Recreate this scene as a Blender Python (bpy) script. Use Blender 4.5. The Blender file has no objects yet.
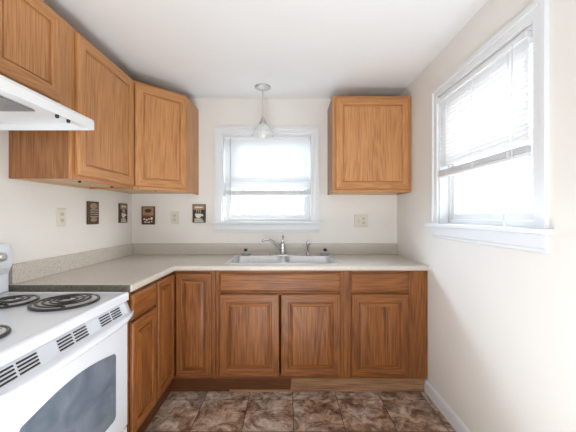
import bpy, bmesh, math, random
from mathutils import Vector, Matrix
R = math.radians
PI = math.pi
C = bpy.context.scene.collection
SC = bpy.context.scene
random.seed(4)

# ------------------------------------------------------------------ camera, sky, exposure
cd = bpy.data.cameras.new('camera')
cam = bpy.data.objects.new('camera', cd); C.objects.link(cam)
cam.location = (0, -2.76, 1.265); cam.rotation_euler = (R(90), 0, 0)
cd.sensor_width = 36; cd.lens = 301 / 576 * 36; cd.clip_start = 0.05
SC.camera = cam
SC.view_settings.view_transform = 'Standard'
SC.view_settings.look = 'None'
SC.view_settings.gamma = 1.0
SC.view_settings.exposure = 0.50
SC.view_settings.use_curve_mapping = False
wd = bpy.data.worlds.new('sky'); SC.world = wd; wd.use_nodes = True
bg = wd.node_tree.nodes['Background']
bg.inputs[0].default_value = (0.66, 0.83, 1.0, 1); bg.inputs[1].default_value = 7.0
# hazy sky: brightest in a wide glow round the veiled sun, behind the sink wall
_N = wd.node_tree.nodes; _L = wd.node_tree.links
_tc = _N.new('ShaderNodeTexCoord'); _dp = _N.new('ShaderNodeVectorMath'); _dp.operation = 'DOT_PRODUCT'
_dp.inputs[1].default_value = Vector((-0.62, 0.68, 0.34)).normalized()
_L.new(_tc.outputs['Generated'], _dp.inputs[0])
_mr = _N.new('ShaderNodeMapRange'); _mr.interpolation_type = 'SMOOTHSTEP'
for _i, _v in ((1, 0.89), (2, 1.0), (3, 2.0), (4, 38.0)): _mr.inputs[_i].default_value = _v
_L.new(_dp.outputs['Value'], _mr.inputs[0])
# second sky glow, added to boost light through the right window
_d2 = _N.new('ShaderNodeVectorMath'); _d2.operation = 'DOT_PRODUCT'; _d2.inputs[1].default_value = Vector((0.90, 0.10, 0.36)).normalized()
_L.new(_tc.outputs['Generated'], _d2.inputs[0])
_m2 = _N.new('ShaderNodeMapRange'); _m2.interpolation_type = 'SMOOTHSTEP'
for _i, _v in ((1, 0.70), (2, 1.0), (3, 0.0), (4, 20.0)): _m2.inputs[_i].default_value = _v
_L.new(_d2.outputs['Value'], _m2.inputs[0])
_cf = _N.new('ShaderNodeMapRange')
for _i, _v in ((1, 0.0), (2, 6.0), (3, 0.0), (4, 1.0)): _cf.inputs[_i].default_value = _v
_cm = _N.new('ShaderNodeMix'); _cm.data_type = 'RGBA'
_cm.inputs['A'].default_value = (0.66, 0.83, 1.0, 1); _cm.inputs['B'].default_value = (0.94, 0.96, 0.95, 1)
_L.new(_m2.outputs[0], _cf.inputs[0]); _L.new(_cf.outputs[0], _cm.inputs['Factor']); _L.new(_cm.outputs['Result'], bg.inputs[0])
_ad = _N.new('ShaderNodeMath'); _ad.operation = 'ADD'
_L.new(_mr.outputs[0], _ad.inputs[0]); _L.new(_m2.outputs[0], _ad.inputs[1]); _L.new(_ad.outputs[0], bg.inputs[1])

def area(name, loc, rot, sx, sy, power, col, portal=False):
    l = bpy.data.lights.new(name, 'AREA'); l.shape = 'RECTANGLE'
    l.size = sx; l.size_y = sy; l.energy = power; l.color = col
    if portal: l.cycles.is_portal = True
    o = bpy.data.objects.new(name, l); C.objects.link(o)
    o.location = loc; o.rotation_euler = rot
    return o
area('window_portal', (-0.19, 0.14, 1.615), (R(-90), 0, 0), 0.82, 0.8, 1, (1, 1, 1), True)
area('window_portal', (1.14, -1.155, 1.615), (0, R(90), 0), 0.8, 0.78, 1, (1, 1, 1), True)
# added warm fill lamp under the ceiling, unseen behind the camera
area('rear_top_fill', (-0.2, -3.5, 2.28), (0, 0, 0), 0.5, 0.5, 6, (1.0, 0.95, 0.88))
# added fill lamp behind the camera, tilted up before the solid rear wall
area('rear_fill', (-0.2, -4.3, 0.45), (R(90+50), 0, 0), 1.1, 0.45, 30, (0.94, 0.985, 1.0))
# added upward lamp imitating bounce off a sunlit floor, below the view
area('floor_bounce_fill', (-0.05, -2.15, 0.06), (R(180), 0, 0), 0.7, 0.7, 15, (0.96, 0.985, 1.0))

# ------------------------------------------------------------------ materials
def newmat(name):
    m = bpy.data.materials.new(name); m.use_nodes = True
    nt = m.node_tree; b = nt.nodes['Principled BSDF']
    return m, nt, b
def plain(name, col, rough=0.5, metal=0.0, noise=0.0, nscale=8, bump=0.0, bscale=200, spec=0.5, coat=0.0):
    m, nt, b = newmat(name)
    b.inputs['Roughness'].default_value = rough; b.inputs['Metallic'].default_value = metal
    b.inputs['Specular IOR Level'].default_value = spec
    b.inputs['Coat Weight'].default_value = coat
    tc = nt.nodes.new('ShaderNodeTexCoord')
    n = nt.nodes.new('ShaderNodeTexNoise'); n.inputs['Scale'].default_value = nscale; n.inputs['Detail'].default_value = 4
    nt.links.new(tc.outputs['Object'], n.inputs['Vector'])
    r = nt.nodes.new('ShaderNodeValToRGB')
    k = 1 - noise
    r.color_ramp.elements[0].position = 0.3; r.color_ramp.elements[1].position = 0.7
    r.color_ramp.elements[0].color = (col[0]*k, col[1]*k, col[2]*k, 1)
    r.color_ramp.elements[1].color = (*col, 1)
    nt.links.new(n.outputs['Fac'], r.inputs['Fac']); nt.links.new(r.outputs['Color'], b.inputs['Base Color'])
    if bump:
        n2 = nt.nodes.new('ShaderNodeTexNoise'); n2.inputs['Scale'].default_value = bscale
        nt.links.new(tc.outputs['Object'], n2.inputs['Vector'])
        bp = nt.nodes.new('ShaderNodeBump'); bp.inputs['Strength'].default_value = bump; bp.inputs['Distance'].default_value = 0.002
        nt.links.new(n2.outputs['Fac'], bp.inputs['Height']); nt.links.new(bp.outputs['Normal'], b.inputs['Normal'])
    return m

def wood(name, axis, light, mid, dark, rough=0.38, ring=1.0):
    """oak: cathedral rings plus fine pores, grain runs along the local axis"""
    m, nt, b = newmat(name); N = nt.nodes; L = nt.links
    tc = N.new('ShaderNodeTexCoord'); oi = N.new('ShaderNodeObjectInfo')
    add = N.new('ShaderNodeVectorMath'); add.operation = 'ADD'
    mul = N.new('ShaderNodeVectorMath'); mul.operation = 'SCALE'; mul.inputs[3].default_value = 7.0
    cmb = N.new('ShaderNodeCombineXYZ')
    for i in range(3): L.new(oi.outputs['Random'], cmb.inputs[i])
    L.new(cmb.outputs[0], mul.inputs[0]); L.new(tc.outputs['Object'], add.inputs[0]); L.new(mul.outputs[0], add.inputs[1])
    def scaled(a, c):
        s = N.new('ShaderNodeVectorMath'); s.operation = 'MULTIPLY'
        v = [a, a, a]; v[axis] = c; s.inputs[1].default_value = v
        L.new(add.outputs[0], s.inputs[0]); return s
    s1 = scaled(4.2, 0.34)
    n1 = N.new('ShaderNodeTexNoise'); n1.inputs['Scale'].default_value = 1.0; n1.inputs['Detail'].default_value = 2.0; n1.inputs['Roughness'].default_value = 0.45
    L.new(s1.outputs[0], n1.inputs['Vector'])
    mm = N.new('ShaderNodeMath'); mm.operation = 'MULTIPLY'; mm.inputs[1].default_value = 150 * ring
    L.new(n1.outputs['Fac'], mm.inputs[0])
    sn = N.new('ShaderNodeMath'); sn.operation = 'SINE'; L.new(mm.outputs[0], sn.inputs[0])
    s2 = scaled(230, 6)
    n2 = N.new('ShaderNodeTexNoise'); n2.inputs['Scale'].default_value = 1.0; n2.inputs['Detail'].default_value = 3.0
    L.new(s2.outputs[0], n2.inputs['Vector'])
    s3 = scaled(14, 1.6)
    n3 = N.new('ShaderNodeTexNoise'); n3.inputs['Scale'].default_value = 1.0; L.new(s3.outputs[0], n3.inputs['Vector'])
    a1 = N.new('ShaderNodeMath'); a1.operation = 'MULTIPLY_ADD'; a1.inputs[1].default_value = 0.035; a1.inputs[2].default_value = 0.0
    L.new(sn.outputs[0], a1.inputs[0])
    a2 = N.new('ShaderNodeMath'); a2.operation = 'MULTIPLY_ADD'; a2.inputs[1].default_value = 0.62
    L.new(n2.outputs['Fac'], a2.inputs[0]); L.new(a1.outputs[0], a2.inputs[2])
    a3 = N.new('ShaderNodeMath'); a3.operation = 'MULTIPLY_ADD'; a3.inputs[1].default_value = 0.22
    L.new(n3.outputs['Fac'], a3.inputs[0]); L.new(a2.outputs[0], a3.inputs[2])
    r = N.new('ShaderNodeValToRGB'); e = r.color_ramp.elements
    e[0].position = 0.27; e[0].color = (*dark, 1); e[1].position = 0.72; e[1].color = (*light, 1)
    e2 = e.new(0.47); e2.color = (*mid, 1)
    L.new(a3.outputs[0], r.inputs['Fac']); L.new(r.outputs['Color'], b.inputs['Base Color'])
    b.inputs['Roughness'].default_value = rough; b.inputs['Specular IOR Level'].default_value = 0.35
    bp = N.new('ShaderNodeBump'); bp.inputs['Strength'].default_value = 0.12; bp.inputs['Distance'].default_value = 0.001
    L.new(a3.outputs[0], bp.inputs['Height']); L.new(bp.outputs['Normal'], b.inputs['Normal'])
    return m

OL, OM, OD = (0.66, 0.355, 0.165), (0.53, 0.255, 0.100), (0.35, 0.145, 0.052)
OAK_V = wood('oak_vertical', 2, OL, OM, OD)
OAK_H = wood('oak_horizontal', 0, OL, OM, OD)
OAK_Y = wood('oak_depthwise', 1, OL, OM, OD)
OAK_E = wood('oak_end_veneer_shaded', 2, (0.42, 0.21, 0.095), (0.33, 0.145, 0.058), (0.20, 0.078, 0.028))  # darker end veneer, part of its darkness is shade put into the colour
BL, BM, BD = (0.37, 0.145, 0.040), (0.255, 0.090, 0.023), (0.095, 0.031, 0.009)  # darker copy of the oak, dimmer light on the base cabinets put into colour
BOAK_V = wood('base_oak_vertical', 2, BL, BM, BD)
BOAK_H = wood('base_oak_horizontal', 0, BL, BM, BD)
PINE = wood('pine_board', 0, (0.40, 0.23, 0.13), (0.33, 0.18, 0.095), (0.17, 0.075, 0.035), 0.6, 0.5)
PLY = wood('birch_ply', 0, (0.74, 0.55, 0.36), (0.68, 0.48, 0.30), (0.55, 0.36, 0.21), 0.5, 0.4)
WALL = plain('wall_paint', (0.79, 0.768, 0.737), 0.7, noise=0.02, nscale=3, bump=0.08, bscale=120)
CEIL = plain('ceiling_paint', (0.87, 0.875, 0.885), 0.8, noise=0.015, nscale=3)
TRIM = plain('white_trim_paint', (0.75, 0.77, 0.80), 0.35)
VINYL = plain('white_vinyl', (0.80, 0.82, 0.84), 0.35)
ENAMEL = plain('white_enamel', (0.66, 0.69, 0.75), 0.18, coat=0.3)
HOODW = plain('white_hood_enamel', (0.80, 0.82, 0.84), 0.25)
DARKP = plain('dark_plastic', (0.015, 0.015, 0.016), 0.4)
SLOT = plain('slot_black', (0.02, 0.02, 0.022), 0.7)
COILM = plain('coil_black', (0.014, 0.013, 0.013), 0.28, metal=0.0)
PAN = plain('drip_pan_steel', (0.75, 0.75, 0.75), 0.45, metal=0.2)
RING = plain('burner_ring_black', (0.02, 0.02, 0.02), 0.3)
CHROME = plain('chrome', (0.60, 0.61, 0.63), 0.10, metal=1.0)
STEEL = plain('stainless_steel', (0.74, 0.75, 0.77), 0.30, metal=1.0, noise=0.06, nscale=30)
NICKEL = plain('brushed_nickel', (0.60, 0.59, 0.58), 0.35, metal=0.9)
FILTER = plain('filter_mesh', (0.42, 0.42, 0.43), 0.5, metal=0.6, noise=0.4, nscale=300)
OUTLET = plain('ivory_plastic', (0.62, 0.57, 0.46), 0.35)
OUTLETW = plain('ivory_plate', (0.70, 0.665, 0.59), 0.35)

def counter_mat():
    m, nt, b = newmat('speckled_laminate'); N = nt.nodes; L = nt.links
    tc = N.new('ShaderNodeTexCoord')
    n = N.new('ShaderNodeTexNoise'); n.inputs['Scale'].default_value = 290; n.inputs['Detail'].default_value = 3; n.inputs['Roughness'].default_value = 0.7
    L.new(tc.outputs['Object'], n.inputs['Vector'])
    r = N.new('ShaderNodeValToRGB'); e = r.color_ramp.elements
    e[0].position = 0.33; e[0].color = (0.20, 0.165, 0.13, 1); e[1].position = 0.68; e[1].color = (0.72, 0.675, 0.61, 1)
    x = e.new(0.46); x.color = (0.54, 0.495, 0.44, 1)
    L.new(n.outputs['Fac'], r.inputs['Fac']); L.new(r.outputs['Color'], b.inputs['Base Color'])
    b.inputs['Roughness'].default_value = 0.32
    return m
COUNTER = counter_mat()

def floor_mat():
    m, nt, b = newmat('slate_vinyl_tile'); N = nt.nodes; L = nt.links
    tc = N.new('ShaderNodeTexCoord')
    mp = N.new('ShaderNodeMapping'); mp.inputs['Location'].default_value = (-0.033, 0.690, 0)
    L.new(tc.outputs['Object'], mp.inputs['Vector'])
    br = N.new('ShaderNodeTexBrick'); br.offset = 0.0; br.squash = 1.0
    br.inputs['Scale'].default_value = 1.0; br.inputs['Brick Width'].default_value = 0.305; br.inputs['Row Height'].default_value = 0.305
    br.inputs['Mortar Size'].default_value = 0.0022; br.inputs['Mortar Smooth'].default_value = 0.2
    br.inputs['Color1'].default_value = (0, 0, 0, 1); br.inputs['Color2'].default_value = (1, 1, 1, 1)
    L.new(mp.outputs[0], br.inputs['Vector'])
    # each tile its own offset
    sc = N.new('ShaderNodeVectorMath'); sc.operation = 'SCALE'; sc.inputs[3].default_value = 0.35
    L.new(br.outputs['Color'], sc.inputs[0])
    ad = N.new('ShaderNodeVectorMath'); ad.operation = 'ADD'
    L.new(tc.outputs['Object'], ad.inputs[0]); L.new(sc.outputs[0], ad.inputs[1])
    n = N.new('ShaderNodeTexNoise'); n.inputs['Scale'].default_value = 10; n.inputs['Detail'].default_value = 12; n.inputs['Roughness'].default_value = 0.80; n.inputs['Distortion'].default_value = 0.55
    L.new(ad.outputs[0], n.inputs['Vector'])
    r = N.new('ShaderNodeValToRGB'); e = r.color_ramp.elements
    e[0].position = 0.36; e[0].color = (0.075, 0.045, 0.033, 1); e[1].position = 0.64; e[1].color = (0.62, 0.52, 0.43, 1)
    for p, c in ((0.43, (0.17, 0.115, 0.085, 1)), (0.48, (0.27, 0.205, 0.16, 1)), (0.53, (0.40, 0.305, 0.235, 1))):
        x = e.new(p); x.color = c
    L.new(n.outputs['Fac'], r.inputs['Fac'])
    n2 = N.new('ShaderNodeTexNoise'); n2.inputs['Scale'].default_value = 5; n2.inputs['Detail'].default_value = 3
    L.new(ad.outputs[0], n2.inputs['Vector'])
    r2 = N.new('ShaderNodeValToRGB'); r2.color_ramp.elements[0].position = 0.35; r2.color_ramp.elements[0].color = (0.95, 0.74, 0.60, 1)
    r2.color_ramp.elements[1].position = 0.6; r2.color_ramp.elements[1].color = (1, 1, 1.03, 1)
    L.new(n2.outputs['Fac'], r2.inputs['Fac'])
    mx = N.new('ShaderNodeMix'); mx.data_type = 'RGBA'; mx.blend_type = 'MULTIPLY'; mx.inputs['Factor'].default_value = 1
    L.new(r.outputs['Color'], mx.inputs['A']); L.new(r2.outputs['Color'], mx.inputs['B'])
    m2 = N.new('ShaderNodeMix'); m2.data_type = 'RGBA'; m2.inputs['B'].default_value = (0.035, 0.025, 0.02, 1)
    L.new(br.outputs['Fac'], m2.inputs['Factor']); L.new(mx.outputs['Result'], m2.inputs['A'])
    L.new(m2.outputs['Result'], b.inputs['Base Color'])
    b.inputs['Roughness'].default_value = 0.42
    bp = N.new('ShaderNodeBump'); bp.inputs['Strength'].default_value = 0.25; bp.inputs['Distance'].default_value = 0.002
    L.new(n.outputs['Fac'], bp.inputs['Height']); L.new(bp.outputs['Normal'], b.inputs['Normal'])
    return m
FLOOR = floor_mat()

def glass_mat(name, gl=0.08, tint=(1, 1, 1)):
    m, nt, b = newmat(name); N = nt.nodes; L = nt.links
    N.remove(b)
    t = N.new('ShaderNodeBsdfTransparent'); t.inputs[0].default_value = (*tint, 1)
    g = N.new('ShaderNodeBsdfGlossy'); g.inputs['Roughness'].default_value = 0.03
    x = N.new('ShaderNodeMixShader'); x.inputs[0].default_value = gl
    L.new(t.outputs[0], x.inputs[1]); L.new(g.outputs[0], x.inputs[2]); L.new(x.outputs[0], N['Material Output'].inputs[0])
    return m
PANE = glass_mat('window_glass', 0.05)
def shade_glass():
    m, nt, b = newmat('ribbed_shade_glass')
    N = nt.nodes; L = nt.links
    b.inputs['Base Color'].default_value = (0.92, 0.94, 0.95, 1); b.inputs['Roughness'].default_value = 0.12
    t = N.new('ShaderNodeBsdfTransparent'); x = N.new('ShaderNodeMixShader'); x.inputs[0].default_value = 0.42
    L.new(t.outputs[0], x.inputs[2]); L.new(b.outputs[0], x.inputs[1]); L.new(x.outputs[0], N['Material Output'].inputs[0])
    return m
SHADEG = shade_glass()
WAND = plain('clear_grey_plastic', (0.50, 0.53, 0.57), 0.3)
BULB = plain('frosted_bulb', (0.95, 0.95, 0.93), 0.3)
def slat_mat():
    m, nt, b = newmat('blind_slat_white'); N = nt.nodes; L = nt.links
    b.inputs['Base Color'].default_value = (0.74, 0.76, 0.79, 1); b.inputs['Roughness'].default_value = 0.4
    t = N.new('ShaderNodeBsdfTranslucent'); t.inputs[0].default_value = (0.93, 0.94, 0.95, 1)
    x = N.new('ShaderNodeMixShader'); x.inputs[0].default_value = 0.07
    L.new(b.outputs[0], x.inputs[1]); L.new(t.outputs[0], x.inputs[2]); L.new(x.outputs[0], N['Material Output'].inputs[0])
    return m
SLAT = slat_mat()
def oven_glass():
    m, nt, b = newmat('oven_door_glass'); N = nt.nodes; L = nt.links
    tc = N.new('ShaderNodeTexCoord'); n = N.new('ShaderNodeTexNoise'); n.inputs['Scale'].default_value = 6; n.inputs['Detail'].default_value = 6; n.inputs['Distortion'].default_value = 1.5
    L.new(tc.outputs['Object'], n.inputs['Vector'])
    r = N.new('ShaderNodeValToRGB'); r.color_ramp.elements[0].position = 0.35; r.color_ramp.elements[0].color = (0.10, 0.125, 0.16, 1)
    r.color_ramp.elements[1].position = 0.75; r.color_ramp.elements[1].color = (0.17, 0.20, 0.245, 1)
    L.new(n.outputs['Fac'], r.inputs['Fac']); L.new(r.outputs['Color'], b.inputs['Base Color'])
    b.inputs['Roughness'].default_value = 0.15
    return m
OVENG = oven_glass()

# ------------------------------------------------------------------ mesh helpers
class MB:
    def __init__(s): s.b = bmesh.new(); s.mats = []
    def mi(s, m):
        if m is None: return 0
        if m not in s.mats: s.mats.append(m)
        return s.mats.index(m)
    def box(s, x0, x1, y0, y1, z0, z1, m=None):
        v = [s.b.verts.new((x, y, z)) for x in (x0, x1) for y in (y0, y1) for z in (z0, z1)]
        for f in ((0, 1, 3, 2), (4, 6, 7, 5), (0, 4, 5, 1), (2, 3, 7, 6), (0, 2, 6, 4), (1, 5, 7, 3)):
            s.b.faces.new([v[i] for i in f]).material_index = s.mi(m)
        return s
    def loops(s, loops, close_first=True, close_last=True, mats=None, smooth=False, cyclic=True):
        vs = [[s.b.verts.new(p) for p in l] for l in loops]; n = len(vs[0])
        for a, b_ in zip(vs, vs[1:]):
            for i in range(n if cyclic else n - 1):
                j = (i + 1) % n
                f = s.b.faces.new((a[i], a[j], b_[j], b_[i])); f.smooth = smooth
                if mats: f.material_index = s.mi(mats[i % len(mats)])
        if close_first: s.b.faces.new(list(reversed(vs[0])))
        if close_last:
            f = s.b.faces.new(vs[-1])
            if mats: f.material_index = s.mi(mats[1])
        return s
    def prism(s, pts, a0, a1, axis='y'):
        def P(u, v, a): return {'y': (u, a, v), 'x': (a, u, v), 'z': (u, v, a)}[axis]
        return s.loops([[P(u, v, a0) for u, v in pts], [P(u, v, a1) for u, v in pts]])
    def lathe(s, prof, c=(0, 0, 0), n=32, ribs=0, amp=0.0, cap=(True, True)):
        L_ = []
        for r, z in prof:
            L_.append([(c[0] + (r + (amp * r * math.cos(ribs * 2*PI*i/n) if ribs else 0)) * math.cos(2*PI*i/n),
                        c[1] + (r + (amp * r * math.cos(ribs * 2*PI*i/n) if ribs else 0)) * math.sin(2*PI*i/n), c[2] + z) for i in range(n)])
        return s.loops(L_, cap[0], cap[1], smooth=True)
    def tube(s, pts, rad, n=10, flat=1.0):
        pts = [Vector(p) for p in pts]; L_ = []
        rr = rad if isinstance(rad, (list, tuple)) else [rad] * len(pts)
        up = Vector((0, 0, 1))
        for i, p in enumerate(pts):
            t = (pts[min(i+1, len(pts)-1)] - pts[max(i-1, 0)]).normalized()
            ref = up if abs(t.z) < 0.95 else Vector((0, 1, 0))
            a = t.cross(ref).normalized(); b_ = a.cross(t).normalized()
            L_.append([tuple(p + a * rr[i] * math.cos(2*PI*k/n) + b_ * rr[i] * flat * math.sin(2*PI*k/n)) for k in range(n)])
        return s.loops(L_, smooth=True)
    def build(s, name, mat, parent=None, bevel=0.0, loc=(0, 0, 0), rot=(0, 0, 0), seg=2, smooth=False):
        bmesh.ops.recalc_face_normals(s.b, faces=s.b.faces)
        if smooth:
            for f in s.b.faces: f.smooth = True
        me = bpy.data.meshes.new(name); s.b.to_mesh(me); s.b.free()
        for m in (s.mats or [mat]): me.materials.append(m)
        o = bpy.data.objects.new(name, me); C.objects.link(o)
        o.location = loc; o.rotation_euler = rot
        if parent: o.parent = parent
        if bevel:
            md = o.modifiers.new('bevel', 'BEVEL'); md.width = bevel; md.segments = seg; md.limit_method = 'ANGLE'; md.angle_limit = R(40)
            md.harden_normals = False
        return o
def tag(o, label=None, cat=None, group=None, kind=None):
    if label: o['label'] = label
    if cat: o['category'] = cat
    if group: o['group'] = group
    if kind: o['kind'] = kind
    return o
def empty(name, loc, rz=0.0, label=None, cat=None, group=None, kind=None):
    o = bpy.data.objects.new(name, None); C.objects.link(o); o.location = loc; o.rotation_euler = (0, 0, rz)
    o.empty_display_size = 0.1
    return tag(o, label, cat, group, kind)
def rrect(x0, x1, y0, y1, r, z, n=6):
    P = []
    for cx, cy, a in ((x1-r, y1-r, 0), (x0+r, y1-r, 90), (x0+r, y0+r, 180), (x1-r, y0+r, 270)):
        for k in range(n+1):
            t = R(a + 90*k/n); P.append((cx + r*math.cos(t), cy + r*math.sin(t), z))
    return P
def struct(o): o['kind'] = 'structure'; return o

# ------------------------------------------------------------------ room dimensions
XL, XR, ZC, YB = -1.43, 1.0, 2.343, -4.6
TW = 0.13
W1 = (-0.605, 0.22); W2 = (-1.545, -0.765); WZ = (1.216, 2.015)
struct(MB().box(XL-TW, XR+TW, YB, TW, -0.1, 0).build('floor', FLOOR))
struct(MB().box(XL-TW, XR+TW, YB, TW, ZC, ZC+0.12).build('ceiling', CEIL))
m = MB()
m.box(XL-TW, W1[0], 0, TW, 0, ZC).box(W1[1], XR+TW, 0, TW, 0, ZC).box(W1[0], W1[1], 0, TW, 0, WZ[0]-0.022).box(W1[0], W1[1], 0, TW, WZ[1], ZC)
struct(m.build('wall_back', WALL))
struct(MB().box(XL-TW, XL, YB, 0, 0, ZC).build('wall_left', WALL))
m = MB()
m.box(XR, XR+TW, W2[1], 0, 0, ZC).box(XR, XR+TW, YB, W2[0], 0, ZC).box(XR, XR+TW, W2[0], W2[1], 0, WZ[0]-0.022).box(XR, XR+TW, W2[0], W2[1], 2.052, ZC)
struct(m.build('wall_right', WALL))
m = MB()
m.box(XL-TW, XR+TW, YB-TW, YB, -0.1, ZC)
struct(m.build('wall_front', WALL))
# baseboard on the right wall
m = MB(); m.prism([(XR-0.001, 0.0), (XR-0.014, 0.0), (XR-0.014, 0.066), (XR-0.011, 0.074), (XR-0.011, 0.080), (XR-0.004, 0.088), (XR-0.001, 0.088)], YB, -0.585, 'y')
struct(m.build('baseboard_right', TRIM))

# ------------------------------------------------------------------ outdoors
GRASS = plain('winter_lawn', (0.30, 0.31, 0.26), 0.9, noise=0.3, nscale=1)
struct(MB().box(-30, 40, -25, 40, -0.75, -0.7).build('ground', GRASS))

LEAF = plain('pale_frosted_leaf', (0.50, 0.53, 0.54), 0.8, noise=0.35, nscale=2)
BARK = plain('grey_bark', (0.22, 0.20, 0.19), 0.9, noise=0.3, nscale=10)
def tree(x, y, h, rad, label, n):
    rng = random.Random(int(x*10) + int(y*7))
    root = empty('tree', (x, y, -0.7), 0, label, 'tree')
    m = MB(); m.tube([(0, 0, 0), (0.05, 0.02, h*0.3), (-0.03, 0.05, h*0.6), (0.0, 0.0, h*0.95)], [0.14, 0.10, 0.07, 0.02], 10)
    for k in range(14):
        a = rng.uniform(0, 2*PI); z0 = h*rng.uniform(0.25, 0.8); l = rad*rng.uniform(0.6, 0.95)
        m.tube([(0, 0, z0), (0.5*l*math.cos(a), 0.5*l*math.sin(a), z0+0.25*l), (l*math.cos(a), l*math.sin(a), z0+0.6*l)], [0.035, 0.02, 0.006], 6)
    m.build('trunk', BARK, root)
    m = MB()
    for k in range(n):
        while True:
            p = Vector((rng.uniform(-1, 1), rng.uniform(-1, 1), rng.uniform(-1, 1)))
            if 0.15 < p.length < 1: break
        c = Vector((p.x*rad, p.y*rad, h*0.62 + p.z*h*0.48))
        u = Vector((rng.uniform(-1, 1), rng.uniform(-1, 1), rng.uniform(-1, 1))).normalized(); v = u.orthogonal().normalized()
        s_ = rng.uniform(0.05, 0.10)
        m.b.faces.new([m.b.verts.new(c + u*s_*a + v*s_*b_*0.5) for a, b_ in ((-1, 0), (0, -1), (1, 0), (0, 1))])
    o = m.build('foliage', LEAF, root); o['kind'] = 'stuff'
tree(-2.7, 9.0, 3.2, 1.6, 'pale tree outside, seen at left through the sink window', 1500)
tree(1.2, 10.5, 3.4, 1.7, 'pale tree outside, seen at right through the sink window', 1500)
tree(6.5, 3.4, 3.6, 1.7, 'pale tree outside, seen through the right wall window', 1800)

# ------------------------------------------------------------------ windows
def window(name, loc, rz, w, label, z1):
    z0 = WZ[0]; h = z1 - z0
    root = empty(name, (loc[0], loc[1], z0), rz, label, 'window', kind='structure')
    CW = 0.066
    # casing with a stepped outer band
    m = MB()
    def cas(prof_out):   # legs and head, mitred loops
        pass
    prof = [(0.0, -0.001), (0.0, -0.012), (0.006, -0.015), (0.040, -0.015), (0.044, -0.022), (CW, -0.022), (CW, -0.001)]
    L_ = []
    for (cx, cz, sx, sz) in ((0, 0.0, -1, 0), (0, h, -1, 1), (w, h, 1, 1), (w, 0.0, 1, 0)):
        L_.append([(cx + sx*a, y, cz + sz*a) for a, y in prof])
    m.loops(L_)
    m.build('casing', TRIM, root)
    # jamb lining
    m = MB(); t = 0.012
    m.box(0, t, 0.0, TW, 0.001, h-t).box(w-t, w, 0.0, TW, 0.001, h-t).box(0, w, 0.0, TW, h-t, h)
    m.build('jamb', TRIM, root, 0.001)
    # sill (stool) and apron
    m = MB(); m.box(-CW-0.022, w+CW+0.022, -0.052, -0.0005, -0.021, 0.0).box(0.0, w, -0.0005, TW, -0.021, 0.0)
    m.build('sill', TRIM, root, 0.003)
    m = MB(); m.prism([(-0.001, -0.022), (-0.020, -0.022), (-0.020, -0.075), (-0.014, -0.082), (-0.014, -0.094), (-0.001, -0.098)], -CW, w+CW, 'x')
    m.build('apron', TRIM, root)
    # vinyl frame, two sashes
    fw = 0.028
    m = MB()
    x0, x1, a0, a1 = t, w-t, 0.0, h-t
    m.box(x0, x0+fw, 0.055, 0.118, a0, a1).box(x1-fw, x1, 0.055, 0.118, a0, a1).box(x0+fw, x1-fw, 0.055, 0.118, a0, a0+fw).box(x0+fw, x1-fw, 0.055, 0.118, a1-fw, a1)
    m.build('frame', VINYL, root, 0.002)
    mid = (a0 + a1) / 2
    def sash(nm, y0, y1, b0, b1):
        sw = 0.034; q0, q1 = x0+fw+0.001, x1-fw-0.001
        m = MB(); m.box(q0, q0+sw, y0, y1, b0, b1).box(q1-sw, q1, y0, y1, b0, b1).box(q0+sw, q1-sw, y0, y1, b0, b0+sw).box(q0+sw, q1-sw, y0, y1, b1-sw, b1)
        s = m.build(nm, VINYL, root, 0.003)
        MB().box(q0+sw, q1-sw, (y0+y1)/2-0.003, (y0+y1)/2+0.003, b0+sw, b1-sw).build('glass_pane', PANE, s)
    sash('sash', 0.062, 0.085, a0+fw+0.001, mid+0.017)
    sash('sash', 0.089, 0.112, mid-0.017, a1-fw-0.001)
    m = MB(); m.box(w/2-0.03, w/2+0.03, 0.050, 0.0615, mid+0.0, mid+0.012).box(w/2-0.008, w/2+0.02, 0.042, 0.0615, mid+0.012, mid+0.018)
    m.build('sash_lock', VINYL, root, 0.001)
    return root
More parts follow.
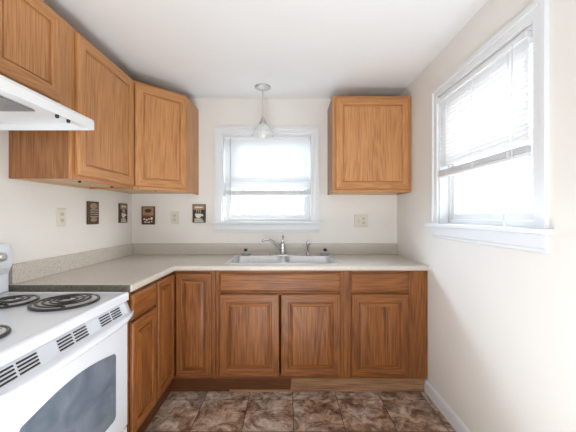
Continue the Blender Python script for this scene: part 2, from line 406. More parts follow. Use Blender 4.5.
def blind(loc, rz, w, drop, label, wandside, tilt):
    """local origin: middle of the head rail's top, room side is -y"""
    root = empty('window_blind', loc, rz, label, 'window blind')
    m = MB(); m.box(-w/2, w/2, -0.016, 0.014, -0.026, 0.0)
    m.build('head_rail', VINYL, root, 0.002)
    for sx in (-1, 1):
        xx = sx * (w/2 + 0.0015)
        m = MB(); m.box(min(xx, xx - sx*0.022), max(xx, xx - sx*0.022), -0.019, -0.0165, -0.030, 0.001)
        m.build('bracket', TRIM, root)
    m = MB(); ns = int((drop - 0.090) / 0.0225); z = -0.036
    a = R(tilt)
    for i in range(ns):
        zc = z - 0.0225 * i; hw = 0.0133
        P = []
        for k in range(4):
            t = (k / 3 - 0.5) * 2; P.append((t*hw*math.cos(a), zc + t*hw*math.sin(a) + 0.0026*(1 - t*t)))
        L_ = [[(x, y - 0.001, zz) for (y, zz) in P] for x in (-w/2+0.003, w/2-0.003)]
        vs = [[m.b.verts.new(p) for p in l] for l in L_]
        for q in range(3):
            m.b.faces.new((vs[0][q], vs[0][q+1], vs[1][q+1], vs[1][q])).smooth = True
    m.build('slats', SLAT, root)
    # gathered slats above the bottom rail
    zb = -drop
    m = MB()
    for i in range(10):
        m.box(-w/2+0.003, w/2-0.003, -0.0130, 0.0115, zb+0.0175+i*0.0030, zb+0.0200+i*0.0030)
    m.build('stacked_slats', SLAT, root)
    m = MB(); m.box(-w/2+0.002, w/2-0.002, -0.0135, 0.012, zb, zb+0.016)
    m.build('bottom_rail', VINYL, root, 0.003)
    for q in (-0.36, 0.0, 0.36):
        m = MB(); m.box(w*q-0.008, w*q+0.008, -0.0150, -0.0137, zb-0.001, zb+0.040)
        m.build('ladder_clip', VINYL, root)
        m = MB(); m.tube([(w*q, -0.0145, -0.026), (w*q, -0.0145, zb+0.02)], 0.0007, 5)
        m.build('ladder_cord', TRIM, root)
    x = w*wandside
    m = MB(); m.tube([(x, -0.022, -0.020), (x, -0.023, -0.62)], 0.0034 if wandside < 0 else 0.0010, 8)
    m.build('tilt_wand' if wandside < 0 else 'pull_cord', WAND if wandside < 0 else TRIM, root)
    return root
window('window_1', (W1[0], 0), 0, W1[1]-W1[0], 'white framed double hung window over the stainless sink', WZ[1])
window('window_2', (XR, W2[1]), R(-90), W2[1]-W2[0], 'white framed double hung window in the right wall', 2.052)
blind(((W1[0]+W1[1])/2, 0.034, 2.001), 0, 0.79, 2.001-1.455, 'white slatted blind half lowered in the window over the sink', -0.43, -68)
b2 = blind((XR+0.006, -1.137, 2.038), R(-90), 0.738, 2.038-1.515, 'white slatted blind half lowered in the right wall window', 0.41, -68)
# long pull cord with tassel on the right blind
m = MB(); m.tube([(0.303, -0.024, -0.02), (0.303, -0.026, -0.5), (0.303, -0.058, -0.72), (0.302, -0.058, -0.80)], 0.0012, 6); m.lathe([(0.002, 0.0), (0.005, -0.012), (0.007, -0.028), (0.004, -0.03)], (0.302, -0.058, -0.80), 10)
m.build('cord_tassel', TRIM, b2)

# ------------------------------------------------------------------ cabinets
def door_mesh(w, h, raised, vm, hm, fw=0.057, t=0.020):
    m = MB()
    def lp(i, y): return [(i, y, i), (w-i, y, i), (w-i, y, h-i), (i, y, h-i)]
    L_ = [lp(0, 0), lp(0, -t+0.008), lp(0.003, -t+0.003), lp(0.008, -t), lp(fw-0.005, -t), lp(fw-0.001, -t+0.003), lp(fw, -t+0.013)]
    if raised: L_ += [lp(fw+0.009, -t+0.013), lp(fw+0.011, -t+0.009), lp(fw+0.028, -t+0.003), lp(fw+0.030, -t+0.0015)]
    else: L_ += [lp(fw+0.008, -t+0.013), lp(fw+0.010, -t+0.008), lp(fw+0.012, -t+0.007)]
    m.loops(L_, mats=[hm, vm])
    return m
def slab_mesh(w, h, hm, t=0.019):
    m = MB()
    def lp(i, y): return [(i, y, i), (w-i, y, i), (w-i, y, h-i), (i, y, h-i)]
    m.loops([lp(0, 0), lp(0, -t+0.008), lp(0.004, -t+0.006), (lp(0.007, -t+0.003)), lp(0.014, -t)], mats=[hm, hm])
    return m
def cabinet(name, loc, rz, w, z0, z1, depth, label, openings, doors, drawers=(), upper=True, bodym=None, filler=None):
    """local: x 0..w along the front, face frame front at y=0, body behind (+y). z is relative to z0."""
    vm, hm = (OAK_V, OAK_H) if upper else (BOAK_V, BOAK_H)
    h = z1 - z0
    root = empty(name, (loc[0], loc[1], z0), rz, label, 'cabinet')
    body = MB(); rec = 0.012
    body.box(0, 0.013, 0.0192, depth, 0, h).box(w-0.013, w, 0.0192, depth, 0, h)
    body.box(0.013, w-0.013, 0.0192, depth, rec, rec+0.012, PLY if upper else vm)
    if upper: body.box(0.013, w-0.013, 0.0192, depth, h-0.012-rec, h-rec)
    body.box(0.013, w-0.013, depth-0.008, depth, rec+0.012, h-rec-0.012)
    for f in body.b.faces: pass
    if upper:
        body.mats = [vm, PLY] if PLY not in body.mats or body.mats[0] is not PLY else [PLY]
        if True:
            # rebuild so the sides are oak and the underside pale ply
            body.b.free(); body = MB()
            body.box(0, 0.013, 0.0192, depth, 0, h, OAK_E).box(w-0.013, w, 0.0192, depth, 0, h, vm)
            body.box(0.013, w-0.013, 0.0192, depth, rec, rec+0.012, PLY).box(0.013, w-0.013, 0.0192, depth, h-0.012-rec, h-rec, vm)
            body.box(0.013, w-0.013, depth-0.02, depth, 0.0, rec, PLY)
            body.box(0.013, w-0.013, depth-0.008, depth, rec+0.012, h-rec-0.012, vm)
    body.build('body', vm, root)
    # face frame = everything but the openings
    m = MB(); xs = sorted(openings, key=lambda o: o[0])
    ox0 = min(o[0] for o in openings); ox1 = max(o[1] for o in openings)
    oz0 = min(o[2] for o in openings); oz1 = max(o[3] for o in openings)
    fx1 = w + (filler or 0)
    m.box(0, ox0, 0, 0.019, 0, h, vm).box(ox1, fx1, 0, 0.019, 0, h, vm)
    m.box(ox0, ox1, 0, 0.019, 0, oz0, hm).box(ox0, ox1, 0, 0.019, oz1, h, hm)
    cols = sorted(set((o[0], o[1]) for o in openings))
    for a, b_ in zip(cols, cols[1:]):
        if b_[0] > a[1]: m.box(a[1], b_[0], 0, 0.019, oz0, oz1, vm)
    rows = sorted(set((o[2], o[3]) for o in openings))
    for a, b_ in zip(rows, rows[1:]):
        if b_[0] > a[1]: m.box(ox0, ox1, 0, 0.019, a[1], b_[0], hm)
    m.build('face_frame', vm, root, 0.0007)
    for (x0, x1, a0, a1) in doors:
        door_mesh(x1-x0, a1-a0, not upper, vm, hm).build('door', vm, root, loc=(x0, -0.0035, a0))
    for (x0, x1, a0, a1) in drawers:
        slab_mesh(x1-x0, a1-a0, hm).build('drawer_front', hm, root, loc=(x0, -0.0035, a0))
    return root
UD = 0.325; UZ0, UZ1 = 1.457, 2.235
XF = XL + UD          # face of the uppers on the left wall
# right upper cabinet
r = cabinet('wall_cabinet', (0.362, -UD), 0, 0.636, UZ0, UZ1, UD-0.001, 'oak wall cabinet with one door, alone between sink window and right wall',
        [(0.04, 0.596, 0.04, 0.738)], [(0.022, 0.612, 0.022, 0.757)])
def hook_holes(root, pts):
    for (x, y, z) in pts:
        z = min(z, 0.010)
        m = MB(); m.lathe([(0.009, 0), (0.009, -0.004), (0.005, -0.010)], (x, y, z), 12)
        m.build('underside_screw', DARKP, root)
hook_holes(r, [(0.13, 0.03, 0.012), (0.50, 0.03, 0.012)])
# left wall upper (between range hood and corner)
r = cabinet('wall_cabinet', (XF, -1.22), R(90), 0.608, UZ0, UZ1, UD-0.001, 'oak wall cabinet with one door on left wall, between range hood and corner',
        [(0.04, 0.568, 0.04, 0.738)], [(0.018, 0.578, 0.022, 0.757)])
hook_holes(r, [(0.20, 0.10, 0.012), (0.52, 0.10, 0.012)])
# over the hood
r = cabinet('wall_cabinet', (XF, -2.06), R(90), 0.762, 1.797, UZ1, UD-0.001, 'short oak wall cabinet with two doors, right above the white range hood',
        [(0.04, 0.361, 0.04, 0.398), (0.401, 0.722, 0.04, 0.398)], [(0.022, 0.376, 0.012, 0.420), (0.386, 0.740, 0.012, 0.420)])
m = MB(); m.box(0.763, 0.838, 0.0, 0.019, 0.0, 0.438)
m.build('filler_strip', OAK_V, r)
# diagonal corner upper
root = empty('corner_wall_cabinet', (XL, 0, UZ0), 0, 'diagonal oak wall cabinet filling the left corner, one angled door', 'cabinet')
h = UZ1 - UZ0
A = (UD, -0.611); B = (0.61, -UD)      # ends of the diagonal face, from the corner
nrm = Vector((1, -1, 0)).normalized()
pent = [(0.001, -0.001), (0.001, -0.611), (UD, -0.611), (0.61, -UD), (0.61, -0.001)]
m = MB()
ins = 0.0198
Ai = (UD - 0.0005, -0.611); 
fa = Vector((A[0], A[1], 0)) - nrm*0.0195; fb = Vector((B[0], B[1], 0)) - nrm*0.0195
m.prism([(0.001, -0.001), (0.001, -0.611), (fa.x, -0.611), (fa.x, fa.y), (fb.x, fb.y), (0.61, fb.y), (0.61, -0.001)], 0.012, h-0.012, 'z')
ob = m.build('body', OAK_V, root)
ob.data.materials.append(PLY)
for p in ob.data.polygons:
    if p.normal.z < -0.9: p.material_index = 1
m = MB(); m.box(0.596, 0.6105, -UD+0.014, -0.001, 0, h)
m.build('side_panel', OAK_V, root)
ln = (Vector(B) - Vector(A)).length
m = MB(); m.box(0, 0.038, 0, 0.019, 0, h, OAK_V).box(ln-0.038, ln, 0, 0.019, 0, h, OAK_V).box(0.038, ln-0.038, 0, 0.019, 0, 0.04, OAK_H).box(0.038, ln-0.038, 0, 0.019, h-0.04, h, OAK_H)
m.build('face_frame', OAK_V, root, loc=(A[0], A[1], 0), rot=(0, 0, R(45)))
door_mesh(ln-0.010, 0.735, False, OAK_V, OAK_H).build('door', OAK_V, root, loc=(A[0]+0.005*math.cos(R(45))+nrm.x*0.0015, A[1]+0.005*math.sin(R(45))+nrm.y*0.0015, 0.022), rot=(0, 0, R(45)))
hook_holes(root, [(0.40, -0.42, 0.012)])

# base cabinets
BD_ = 0.61; BZ0, BZ1 = 0.105, 0.875
hB = BZ1 - BZ0
def base_rows(x0, x1): return (x0, x1)
DR = (0.622, 0.752); DO = (0.020, 0.606)       # drawer and door rows
cabinet('base_cabinet', (-0.514, -BD_), 0, 0.912, BZ0, BZ1, BD_-0.002, 'oak base cabinet under the sink, wide false drawer over two doors',
        [(0.035, 0.437, 0.035, 0.595), (0.475, 0.877, 0.035, 0.595), (0.035, 0.877, 0.63, 0.74)],
        [(0.026, 0.452, *DO), (0.462, 0.888, *DO)], [(0.026, 0.888, *DR)], upper=False)
cabinet('base_cabinet', (0.400, -BD_), 0, 0.457, BZ0, BZ1, BD_-0.002, 'oak base cabinet with one drawer and one door, against the right wall',
        [(0.06, 0.422, 0.035, 0.595), (0.06, 0.422, 0.63, 0.74)], [(0.048, 0.456, *DO)], [(0.048, 0.456, *DR)], upper=False, filler=0.140)
cabinet('base_cabinet', (XL+BD_, -1.218), R(90), 0.302, BZ0, BZ1, BD_-0.002, 'narrow oak base cabinet with drawer and door, beside the white range',
        [(0.035, 0.267, 0.035, 0.595), (0.035, 0.267, 0.63, 0.74)], [(0.010, 0.290, *DO)], [(0.010, 0.290, *DR)], upper=False)
# corner base with two doors meeting at the inner corner
root = empty('corner_base_cabinet', (XL, 0, BZ0), 0, 'oak corner base cabinet with two full height doors meeting at the inner corner', 'cabinet')
q = 0.61; e = 0.914
m = MB(); m.prism([(0.002, -0.002), (0.002, -e+0.001), (q-0.020, -e+0.001), (q-0.020, -q+0.020), (e-0.001, -q+0.020), (e-0.001, -0.002)], 0.012, hB, 'z')
m.build('body', BOAK_V, root)
m = MB(); m.box(q-0.0195, q, -e+0.001, -e+0.014, 0, hB, BOAK_V).box(e-0.030, e-0.001, -q, -q+0.0195, 0, hB, BOAK_V)
m.box(q-0.0195, q, -e+0.014, -q, 0, 0.018, BOAK_H).box(q-0.0195, e-0.030, -q, -q+0.0195, 0, 0.018, BOAK_H)
m.box(q-0.0195, q, -e+0.014, -q, hB-0.016, hB, BOAK_H).box(q-0.0195, e-0.030, -q, -q+0.0195, hB-0.016, hB, BOAK_H)
m.build('face_frame', BOAK_V, root)
dw = e - q - 0.030
door_mesh(dw-0.022, 0.731, True, BOAK_V, BOAK_H, 0.045).build('door', BOAK_V, root, loc=(q+0.024, -q-0.0015, 0.021))
door_mesh(dw-0.012, 0.731, True, BOAK_V, BOAK_H, 0.045).build('door', BOAK_V, root, loc=(q+0.0015, -e+0.017, 0.021), rot=(0, 0, R(90)))
# toe boards
o = MB().box(0.020, 0.984, -0.590, -0.572, 0.0, 0.094).build('toe_board', PINE, None, 0.002)
tag(o, 'pale knotty pine toe board along floor, at the right wall end', 'board')
o = MB().box(-0.860, 0.018, -0.590, -0.572, 0.0, 0.100).build('toe_board', wood('stained_toe', 0, BM, BD, BD), None, 0.002)
tag(o, 'dark stained toe board under the corner and left sink doors', 'board')
o = MB().box(-0.42, 0.018, -0.597, -0.5905, 0.0, 0.016).build('floor_strip', PINE, None, 0.002)
tag(o, 'thin pale wood strip on the floor before the dark toe board', 'wood strip')
o = MB().box(XL+0.572, XL+0.588, -1.21, -0.592, 0.0, 0.088).build('toe_board', wood('dark_toe', 1, BM, BD, BD), None, 0.002)
tag(o, 'dark oak toe board under the left cabinets beside the range', 'board')

# ------------------------------------------------------------------ countertop with backsplash
CZ0, CZ1 = 0.877, 0.914
root = empty('countertop', (0, 0, CZ0), 0, 'L shaped beige speckled laminate countertop on the oak base cabinets', 'countertop')
SX0, SX1, SY0, SY1 = -0.447, 0.377, -0.540, -0.050      # sink cutout
CF = -0.635; CL = -0.792
m = MB(); t = CZ1 - CZ0; r_ = 0.012
m.box(XL+0.001, CL-r_, -1.22, -0.001, 0, t)
m.box(CL-r_, SX0, CF+r_, -0.001, 0, t).box(SX1, XR-0.001, CF+r_, -0.001, 0, t)
m.box(SX0, SX1, CF+r_, SY0, 0, t).box(SX0, SX1, SY1, -0.001, 0, t)
# rounded nosing swept round the inner corner
prof = [(0, 0)] + [(r_*math.sin(R(a)), r_ - r_*math.cos(R(a))) for a in (0, 30, 60, 90)][1:] + [(r_*math.cos(R(a)), t - r_ + r_*math.sin(R(a))) for a in (0, 30, 60, 90)]
bx, by = CL-r_, CF+r_
L_ = [[(bx + u, -1.22, v) for u, v in prof], [(bx + u, by - u, v) for u, v in prof], [(XR-0.001, by - u, v) for u, v in prof]]
m.loops(L_)
m.build('worktop', COUNTER, root)
m = MB(); m.box(XL+0.004, CL-0.014, -1.2225, -1.2202, 0.001, t-0.003); tag(m.build('end_strip', plain('dark_speckled_edge', (0.20, 0.19, 0.15), 0.6, noise=0.65, nscale=160), root), 'darker speckled raw end')
m = MB(); m.box(XL+0.021, XR-0.001, -0.021, -0.001, t, t+0.102).box(XL+0.001, XL+0.021, -1.22, -0.001, t, t+0.102)
m.build('backsplash', COUNTER, root, 0.003)

# ------------------------------------------------------------------ sink and fittings
root = empty('kitchen_sink', (-0.035, 0, CZ1), 0, 'stainless double bowl drop in sink set in the counter under the window', 'sink')
m = MB(); lip = 0.004
xo0, xo1, yo0, yo1 = -0.434, 0.434, -0.566, -0.030
bowls = ((-0.392, -0.016), (0.016, 0.392)); yb0, yb1 = -0.530, -0.135
for k, (b0, b1) in enumerate(bowls):
    ox0, ox1 = (xo0, 0.0) if k == 0 else (0.0, xo1)
    L_ = [rrect(ox0, ox1, yo0, yo1, 0.001, 0.0005), rrect(ox0, ox1, yo0, yo1, 0.001, lip*0.6),
          rrect(ox0+0.004*(k == 0), ox1-0.004*(k == 1), yo0+0.004, yo1-0.004, 0.001, lip), rrect(b0-0.006, b1+0.006, yb0-0.006, yb1+0.006, 0.060, lip),
          rrect(b0, b1, yb0, yb1, 0.055, lip-0.005), rrect(b0+0.012, b1-0.012, yb0+0.012, yb1-0.012, 0.05, -0.13),
          rrect(b0+0.035, b1-0.035, yb0+0.035, yb1-0.035, 0.04, -0.155),
          rrect((b0+b1)/2-0.045, (b0+b1)/2+0.045, -0.355, -0.265, 0.044, -0.158)]
    m.loops(L_, close_first=False, smooth=False)
m.build('basin', STEEL, root)
for b0, b1 in bowls:
    m = MB(); m.lathe([(0.044, -0.1575), (0.044, -0.1545), (0.036, -0.1545), (0.030, -0.1565)], ((b0+b1)/2, -0.31, 0), 24)
    m.build('drain', CHROME, root)
# faucet
FX, FY = -0.046, -0.088; fz = CZ1 + 0.0045
root = empty('kitchen_faucet', (FX, FY, fz), 0, 'chrome single lever faucet behind the sink, spout swung to the left', 'faucet')
m = MB(); m.loops([rrect(-0.125, 0.125, -0.027, 0.027, 0.026, 0), rrect(-0.125, 0.125, -0.027, 0.027, 0.026, 0.006), rrect(-0.118, 0.118, -0.021, 0.021, 0.02, 0.011)])
m.build('base_plate', CHROME, root)
m = MB(); m.lathe([(0.026, 0.0115), (0.024, 0.03), (0.021, 0.05), (0.021, 0.085), (0.0225, 0.095), (0.020, 0.108), (0.012, 0.116)], (0, 0, 0), 24)
m.build('faucet_body', CHROME, root)
sp = []
for k in range(13):
    u = k / 12
    sp.append((-0.017 - 0.145*u, -0.006 - 0.085*u, 0.045 + 0.125*math.sin(u*PI*0.60)**0.9 * 0.78 + 0.004*u))
sp.append((-0.172, -0.097, 0.128))
m = MB(); m.tube(sp, [0.012]*4 + [0.011]*4 + [0.0105]*4 + [0.012, 0.011], 12)
m.build('spout', CHROME, root)
m = MB(); m.tube([(0, -0.002, 0.114), (0.001, -0.004, 0.135), (0.001, 0.004, 0.160), (0.0, 0.014, 0.176)], [0.013, 0.010, 0.0095, 0.007], 12)
m.build('lever', CHROME, root)
root = empty('side_sprayer', (0.178, FY, fz), 0, 'chrome side sprayer standing behind the right sink bowl', 'sprayer')
m = MB(); m.lathe([(0.024, 0), (0.023, 0.006), (0.016, 0.014), (0.014, 0.034)], (0, 0, 0), 20); m.build('holder', CHROME, root)
m = MB(); m.lathe([(0.0115, 0.0345), (0.0125, 0.05), (0.013, 0.08), (0.017, 0.098), (0.017, 0.12), (0.012, 0.128)], (0, 0, 0), 20)
m.tube([(0, 0.0, 0.112), (0, -0.022, 0.116)], [0.013, 0.011], 12); m.build('spray_head', CHROME, root)
def strainer(x, y, label):
    root = empty('sink_strainer', (x, y, fz), 0, label, 'sink strainer', 'basket strainers on the sink ledge')
    m = MB(); m.lathe([(0.026, 0.0), (0.030, 0.006), (0.034, 0.022), (0.044, 0.025), (0.045, 0.028), (0.040, 0.030), (0.026, 0.030), (0.012, 0.032)], (0, 0, 0), 24); m.build('basket', STEEL, root)
    m = MB(); m.lathe([(0.008, 0.0322), (0.007, 0.038), (0.016, 0.044), (0.017, 0.052), (0.010, 0.057)], (0, 0, 0), 16); m.build('knob', DARKP, root)
    return root
strainer(-0.375, -0.092, 'steel sink strainer with dark knob left of the faucet')
strainer(0.328, -0.092, 'steel sink strainer with dark knob right of the sprayer')

# ------------------------------------------------------------------ range (local: x along the wall, -y to the room; rz = 90)
RX, RY, RW = XL+0.006, -1.999, 0.760
root = empty('electric_range', (RX, RY, 0), R(90), 'white freestanding electric range with four coil burners by left counter', 'range')
# local y = -(X - RX): front is negative
FR = -0.829 - RX    # body front distance from the wall
m = MB(); m.box(0, RW, -FR, 0, 0.06, 0.843).box(0.03, RW-0.03, -FR+0.03, -0.02, 0.0, 0.06)
m.build('body', ENAMEL, root, 0.003)
CT = 0.884
m = MB()
TF = FR + 0.028
L_ = [rrect(0.0, RW, -TF, 0, 0.008, 0.844), rrect(0, RW, -TF, 0, 0.010, CT-0.008), rrect(0.003, RW-0.003, -TF+0.004, 0, 0.010, CT-0.001),
      rrect(0.014, RW-0.014, -TF+0.018, -0.001, 0.012, CT), rrect(0.022, RW-0.022, -TF+0.028, -0.002, 0.012, CT-0.004)]
m.loops(L_); m.build('cooktop', ENAMEL, root)
m = MB(); m.prism([(-0.001, CT+0.0005), (-0.016, CT+0.0005), (-0.014, CT+0.09), (-0.032, CT+0.125), (-0.037, CT+0.15), (-0.028, CT+0.225), (-0.020, CT+0.245), (-0.001, CT+0.246)], 0.0, RW, 'x')
bgd = m.build('backguard', ENAMEL, root, 0.008, seg=3)
m = MB(); m.prism([(-0.0355, CT+0.155), (-0.0382, CT+0.155), (-0.031, CT+0.215), (-0.0285, CT+0.215)], 0.25, 0.51, 'x'); m.build('control_panel', DARKP, bgd)
for kx in (0.07, 0.16, 0.60, 0.69):
    m = MB(); m.lathe([(0.022, 0), (0.020, 0.02), (0.012, 0.022)], (0, 0, 0), 20)
    m.build('knob', NICKEL, bgd, loc=(kx, -0.0335, CT+0.183), rot=(R(90), 0, 0))
def burner(X, Y, rad, turns):
    lx, ly = Y - RY, -(X - RX)
    z = CT - 0.004
    m = MB(); m.lathe([(rad+0.014, 0.0002), (rad+0.015, 0.005), (rad+0.011, 0.0065), (rad+0.006, 0.004), (rad-0.01, -0.001), (rad*0.45, -0.0025), (0.02, -0.0028)], (0, 0, 0), 40, cap=(False, True))
    pan = m.build('burner', PAN, root, loc=(lx, ly, z + 0.0035))
    m = MB(); m.lathe([(rad+0.0175, -0.002), (rad+0.018, 0.002), (rad+0.0165, 0.0068), (rad+0.0060, 0.0060), (rad+0.0050, 0.0040)], (0, 0, 0), 40, cap=(False, False))
    m.build('trim_ring', RING, pan)
    pts = []; n = int(turns*28)
    for i in range(n+1):
        a = 2*PI*i/28; r0 = 0.022 + (rad-0.024) * i/n
        pts.append((r0*math.cos(a), r0*math.sin(a), 0.0100))
    m = MB(); m.tube(pts, 0.0058, 8, 0.5)
    m.tube([(pts[-1][0], pts[-1][1], 0.0115), (pts[-1][0]+0.004, pts[-1][1]-0.02, 0.007)], 0.004, 6)
    m.build('coil', COILM, pan)
    m = MB()
    for a in (90, 210, 330):
        c, s_ = math.cos(R(a)), math.sin(R(a))
        m.tube([(0.012*c, 0.012*s_, 0.0062), (rad*0.98*c, rad*0.98*s_, 0.0062)], 0.0022, 6)
    m.build('coil_support', CHROME, pan)
burner(-0.985, -1.425, 0.112, 3.6); burner(-1.232, -1.425, 0.084, 2.6); burner(-1.00, -1.822, 0.084, 2.6); burner(-1.232, -1.805, 0.112, 3.6)
# door: local front face
DFy = -(FR + 0.022)
d0, d1 = 0.004, RW-0.004
m = MB()
m.box(d0, d1, DFy, -FR-0.001, 0.215, 0.778)
door = m.build('oven_door', ENAMEL, root, 0.006, seg=3)
# vent strip with rounded handle lip, swept along the front and turned in at the ends
m = MB()
prof = [(-0.001, 0.838), (-0.010, 0.838), (-0.018, 0.832), (-0.034, 0.790), (-0.046, 0.787), (-0.064, 0.784), (-0.072, 0.776), (-0.073, 0.762), (-0.064, 0.750), (-0.046, 0.746), (-0.031, 0.756), (-0.024, 0.7785), (-0.001, 0.7785)]
L_ = []
NS = 24
for i in range(NS+1):
    u = i / NS; x = d0 + (d1-d0) * u
    k = 1 - abs(2*u-1)**6            # flattens to the door near both ends
    k2 = 0.45 + 0.55*k
    lift = 0.020*(1-k)
    L_.append([(x, -FR + (p if p > -0.036 else -0.036 + (p+0.036)*k2), z + (lift if z < 0.78 and p < -0.025 else 0)) for p, z in prof])
m.loops(L_, smooth=False)
hd = m.build('door_handle', ENAMEL, door)
for p in hd.data.polygons: p.use_smooth = len(p.vertices) == 4
m = MB()
def slot(xa, xb, k):
    # slots lie on the sloping panel between (-0.020,0.838) and (-0.034,0.808)
    u = (k + 0.5) / 4; y = -0.018 - 0.016*u; z = 0.832 - 0.042*u
    m.loops([[(x, -FR + y - 0.0016 + dy, z + dz) for dy, dz in ((0.0009, 0.0020), (-0.0011, 0.0012), (-0.0028, -0.0026), (-0.0008, -0.0026))] for x in (xa, xb)])
for d in ((1.284, 1.355), (1.367, 1.44), (1.05, 1.118), (1.130, 1.20), (0.893, 0.965), (0.82, 0.883)):
    xa = (d[0]-2.76) - RY; xb = (d[1]-2.76) - RY; xa, xb = -d[1]+0, -d[0]+0
    Ya, Yb = d[0]-2.76, d[1]-2.76
    m = MB()
    for k in range(4): slot(Ya-RY, Yb-RY, k)
    m.build('vent_slots', SLOT, hd)
# arched window in the door
def arch(x0, x1, z0, z1, rise, ins):
    P = []; r0 = 0.022
    for cx, cz, a in ((x0+ins+r0, z0+ins+r0, 180), (x1-ins-r0, z0+ins+r0, 270)):
        for k in range(5): t = R(a + 90*k/4); P.append((cx + r0*math.cos(t), cz + r0*math.sin(t)))
    w = x1 - x0 - 2*ins
    P.append((x1-ins, z1-ins-0.012))
    for k in range(15):
        u = 0.02 + 0.96*k/14; P.append((x1-ins - w*u, z1 - ins + rise*math.sin(PI*u)))
    P.append((x0+ins, z1-ins-0.012))
    return P
wy0, wy1 = (0.898-2.76)-RY, (1.409-2.76)-RY
a = arch(wy0, wy1, 0.315, 0.622, 0.034, 0.0); b_ = arch(wy0, wy1, 0.315, 0.622, 0.034, 0.006)
m = MB(); m.loops([[(x, DFy-0.0002, z) for x, z in a], [(x, DFy-0.0022, z) for x, z in a], [(x, DFy-0.0030, z) for x, z in b_], [(x, DFy-0.0012, z) for x, z in arch(wy0, wy1, 0.315, 0.622, 0.034, 0.009)]])
m.build('door_window', OVENG, door)
m = MB(); m.box(d0, d1, DFy+0.002, -FR-0.001, 0.065, 0.208); m.build('storage_drawer', ENAMEL, root, 0.006)
m = MB(); m.box((1.165-2.76)-RY, (1.20-2.76)-RY, -FR-0.020, -FR-0.003, 0.8385, 0.8435); m.build('latch', SLOT, root)

# ------------------------------------------------------------------ range hood
HY0, HY1 = -2.06, -1.300
root = empty('range_hood', (XL+0.001, HY0, 1.680), R(90), 'white under cabinet range hood above the electric range', 'range hood')
HW = HY1 - HY0; HD = 0.490
m = MB()
# shell: open below. local y negative towards room
outer = [(-0.0, 0.116), (-0.322, 0.116), (-HD+0.006, 0.050), (-HD, 0.036), (-HD, 0.0)]
th = 0.004
m.loops([[(x, y, z) for y, z in outer + [(-HD+th, 0.0), (-HD+th, 0.034), (-0.320, 0.110), (-th, 0.110), (-th, 0.0), (0, 0.0)]] for x in (0.0, HW)])
for x0 in (0.0, HW-th):
    m.prism([(0, 0.0), (-HD+0.001, 0.0), (-HD+0.001, 0.036), (-0.322, 0.1155), (0, 0.1155)], x0 + (0.0002 if x0 == 0 else -0.0002), x0+th, 'x')
m.build('shell', HOODW, root, 0.0015)
m = MB(); m.box(0.006, HW-0.006, -HD+0.06, -0.008, 0.030, 0.034); pl = m.build('inner_panel', HOODW, root)
m = MB(); m.box(0.28, 0.56, -0.37, -0.06, 0.022, 0.029); m.build('grease_filter', FILTER, root, 0.002)
m = MB(); m.box(0.06, 0.22, -0.36, -0.22, 0.018, 0.0295); m.build('light_lens', OUTLETW, root, 0.004)
m = MB(); m.box(0.006, HW-0.006, -HD+0.005, -HD+0.060, 0.012, 0.016); m.build('front_rail', HOODW, root)
for dd in (1.27, 1.335):
    m = MB(); m.lathe([(0.008, 0.0118), (0.007, 0.000), (0.004, -0.002)], ((dd-2.76)-HY0, -HD+0.035, 0), 16)
    m.build('switch_knob', DARKP, root)

# ------------------------------------------------------------------ pendant light
PX, PY = -0.210, -0.245
root = empty('pendant_light', (PX, PY, ZC), 0, 'pendant light with small ribbed glass shade hanging before the sink window', 'pendant light')
m = MB(); m.lathe([(0.068, -0.0005), (0.068, -0.006), (0.060, -0.012), (0.030, -0.018), (0.012, -0.026), (0.006, -0.03)], (0, 0, 0), 32); m.build('canopy', NICKEL, root)
m = MB(); m.tube([(0, 0, -0.028), (0, 0, -0.262)], 0.0032, 8); m.build('cord', OUTLET, root)
m = MB(); m.lathe([(0.006, -0.250), (0.012, -0.262), (0.020, -0.272), (0.026, -0.292), (0.031, -0.302), (0.031, -0.312), (0.022, -0.316)], (0, 0, 0), 24); m.build('socket_cap', NICKEL, root)
m = MB(); m.lathe([(0.028, -0.3125), (0.040, -0.322), (0.058, -0.340), (0.072, -0.362), (0.082, -0.388), (0.090, -0.412), (0.0885, -0.412), (0.080, -0.388), (0.070, -0.363), (0.056, -0.342), (0.038, -0.325), (0.026, -0.3165)], (0, 0, 0), 96, 24, 0.025, (False, False)); m.build('glass_shade', SHADEG, root)
m = MB(); m.lathe([(0.013, -0.317), (0.014, -0.340), (0.024, -0.362), (0.030, -0.385), (0.027, -0.405), (0.015, -0.419), (0.004, -0.423)], (0, 0, 0), 20); m.build('bulb', BULB, root)

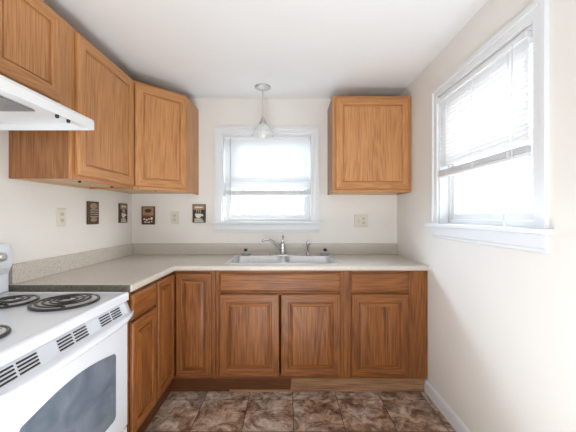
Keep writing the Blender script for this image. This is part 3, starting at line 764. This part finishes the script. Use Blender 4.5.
# ------------------------------------------------------------------ outlets
def wall_root(name, loc, side, label, cat, group=None):
    return empty(name, loc, R(90) if side == 'left' else 0, label, cat, group)
def outlet(loc, side, w, label, kinds):
    root = wall_root('wall_outlet', loc, side, label, 'outlet')
    h = 0.116
    m = MB(); m.loops([[(x, y, z) for x, z in ((-w/2+i, -h/2+i), (w/2-i, -h/2+i), (w/2-i, h/2-i), (-w/2+i, h/2-i))] for i, y in ((0, -0.0008), (0, -0.003), (0.004, -0.0065))])
    m.build('cover_plate', OUTLETW, root)
    n = len(kinds)
    for k, kd in enumerate(kinds):
        cx = (k - (n-1)/2) * 0.046
        if kd == 'duplex':
            for zc in (0.0195, -0.0195):
                m = MB(); m.prism([(cx + 0.016*math.cos(R(a)), zc + 0.0135*math.sin(R(a))) for a in range(0, 360, 30)], -0.0085, -0.0068, 'y')
                s = m.build('socket', OUTLET, root)
                m = MB(); m.box(cx-0.0075, cx-0.0055, -0.0090, -0.0086, zc-0.002, zc+0.006).box(cx+0.0055, cx+0.0075, -0.0090, -0.0086, zc-0.002, zc+0.006).box(cx-0.002, cx+0.002, -0.0090, -0.0086, zc-0.009, zc-0.005)
                m.build('slots', SLOT, s)
            m = MB(); m.lathe([(0.003, 0), (0.0025, 0.0012)], (0, 0, 0), 10); m.build('screw', STEEL, root, loc=(cx, -0.0066, 0), rot=(R(90), 0, 0))
        else:
            m = MB(); m.box(cx-0.005, cx+0.005, -0.0105, -0.0068, -0.012, 0.012); m.build('toggle_slot', OUTLET, root)
            m = MB(); m.prism([(-0.0106, -0.002), (-0.0106, 0.006), (-0.018, 0.010), (-0.018, 0.005)], cx-0.003, cx+0.003, 'x'); m.build('toggle', OUTLETW, root)
            for zc in (0.032, -0.032):
                m = MB(); m.lathe([(0.003, 0), (0.0025, 0.0012)], (0, 0, 0), 10); m.build('screw', STEEL, root, loc=(cx, -0.0066, zc), rot=(R(90), 0, 0))
outlet((XL, -0.862, 1.257), 'left', 0.076, 'ivory duplex outlet on the left wall over the counter', ['duplex'])
outlet((-1.038, 0, 1.250), 'back', 0.074, 'ivory single outlet on back wall between two small coffee plaques', ['duplex'])
outlet((0.668, 0, 1.222), 'back', 0.122, 'double gang plate with switch and outlet below the right wall cabinet', ['switch', 'duplex'])

# ------------------------------------------------------------------ coffee plaques
BR = plain('plaque_brown', (0.085, 0.040, 0.022), 0.5, noise=0.4, nscale=40)
BK = plain('plaque_black', (0.022, 0.016, 0.014), 0.5)
TAN = plain('plaque_tan', (0.42, 0.26, 0.14), 0.5, noise=0.35, nscale=60)
CRM = plain('plaque_cream', (0.72, 0.66, 0.55), 0.5)
RED = plain('plaque_red', (0.30, 0.05, 0.03), 0.5)
def plaque(loc, side, label, style):
    root = wall_root('coffee_plaque', loc, side, label, 'wall plaque', 'coffee plaques on the kitchen walls')
    w, h, t = 0.120, 0.166, 0.014
    m = MB(); m.box(-w/2, w/2, -t, -0.0008, -h/2, h/2); m.build('board', BR, root, 0.001)
    def P(name, mat, boxes):
        m = MB()
        for (x0, x1, z0, z1, lift) in boxes: m.box(x0*w, x1*w, -t-lift, -t-0.0001, z0*h, z1*h)
        m.build(name, mat, root)
    def ell(m, cx, cz, rx, rz, y0, y1, n=16, a0=0, a1=360):
        m.prism([(cx*w + rx*w*math.cos(R(a0+(a1-a0)*k/n)), cz*h + rz*h*math.sin(R(a0+(a1-a0)*k/n))) for k in range(n + (a1-a0 < 360))], y0, y1, 'y')
    if style == 0:      # bag picture: tan top, dark lower band with script
        P('upper_picture', TAN, [(-0.42, 0.42, 0.0, 0.46, 0.0006)])
        P('band', RED, [(-0.42, 0.42, -0.09, -0.02, 0.0006)])
        m = MB()
        ell(m, 0.0, 0.26, 0.26, 0.10, -t-0.0010, -t-0.0007)
        m.build('emblem', BR, root)
        m = MB()
        for k, (cx, cz, rx, rz) in enumerate(((-0.28, -0.20, 0.08, 0.05), (-0.10, -0.24, 0.07, 0.06), (0.08, -0.20, 0.07, 0.045), (0.27, -0.17, 0.09, 0.07), (-0.20, -0.36, 0.10, 0.03), (0.06, -0.37, 0.12, 0.03), (0.28, -0.33, 0.05, 0.04))):
            ell(m, cx, cz, rx, rz, -t-0.0008, -t-0.0001)
        m.build('lettering', CRM, root)
    elif style == 1:    # steaming cup on black
        P('upper_picture', TAN, [(-0.42, 0.42, 0.20, 0.46, 0.0006)])
        P('lower_picture', BK, [(-0.42, 0.42, -0.46, 0.198, 0.0004)])
        m = MB()
        ell(m, -0.05, -0.08, 0.24, 0.17, -t-0.0010, -t-0.0001, 12, 180, 360)
        m.box(-0.29*w, 0.19*w, -t-0.0010, -t-0.0001, -0.078*h, -0.01*h)
        ell(m, -0.05, -0.31, 0.34, 0.035, -t-0.0010, -t-0.0001)
        ell(m, 0.25, -0.10, 0.08, 0.055, -t-0.0009, -t-0.0001)
        m.build('cup', CRM, root)
        m = MB()
        for cx in (-0.18, -0.04, 0.10):
            m.tube([(cx*w, -t-0.001, 0.03*h), ((cx+0.05)*w, -t-0.001, 0.08*h), ((cx-0.02)*w, -t-0.001, 0.14*h), ((cx+0.04)*w, -t-0.001, 0.20*h)], 0.0022, 6)
        m.build('steam', CRM, root)
        P('lettering', CRM, [(-0.36, 0.34, -0.45, -0.38, 0.0009)])
        P('lettering', CRM, [(-0.30, 0.28, 0.30, 0.37, 0.0012)])
    else:               # cream label with lettering on brown
        for cz, rx, rz in ((0.30, 0.34, 0.13), (-0.30, 0.30, 0.09)):
            m = MB(); ell(m, 0.0, cz, rx, rz, -t-0.0008, -t-0.0001); m.build('label_panel', TAN, root)
        m = MB()
        for k in range(4):
            z = 0.13 - 0.10*k
            m.tube([((-0.34 + 0.085*q)*w, -t-0.0006, (z + (0.022 if q % 2 else -0.022))*h) for q in range(9)], 0.0052, 6, 0.25)
        m.build('lettering', CRM, root)
    return root
plaque((XL, -0.565, 1.288), 'left', 'coffee plaque with cream lettering on left wall, nearest the range', 2)
plaque((XL, -0.165, 1.290), 'left', 'black coffee plaque with cup, on left wall nearest the corner', 1)
plaque((-1.277, 0, 1.270), 'back', 'tan and black coffee plaque on back wall, nearest the left corner', 0)
plaque((-0.812, 0, 1.288), 'back', 'brown coffee plaque with cream cup, beside the sink window', 1)
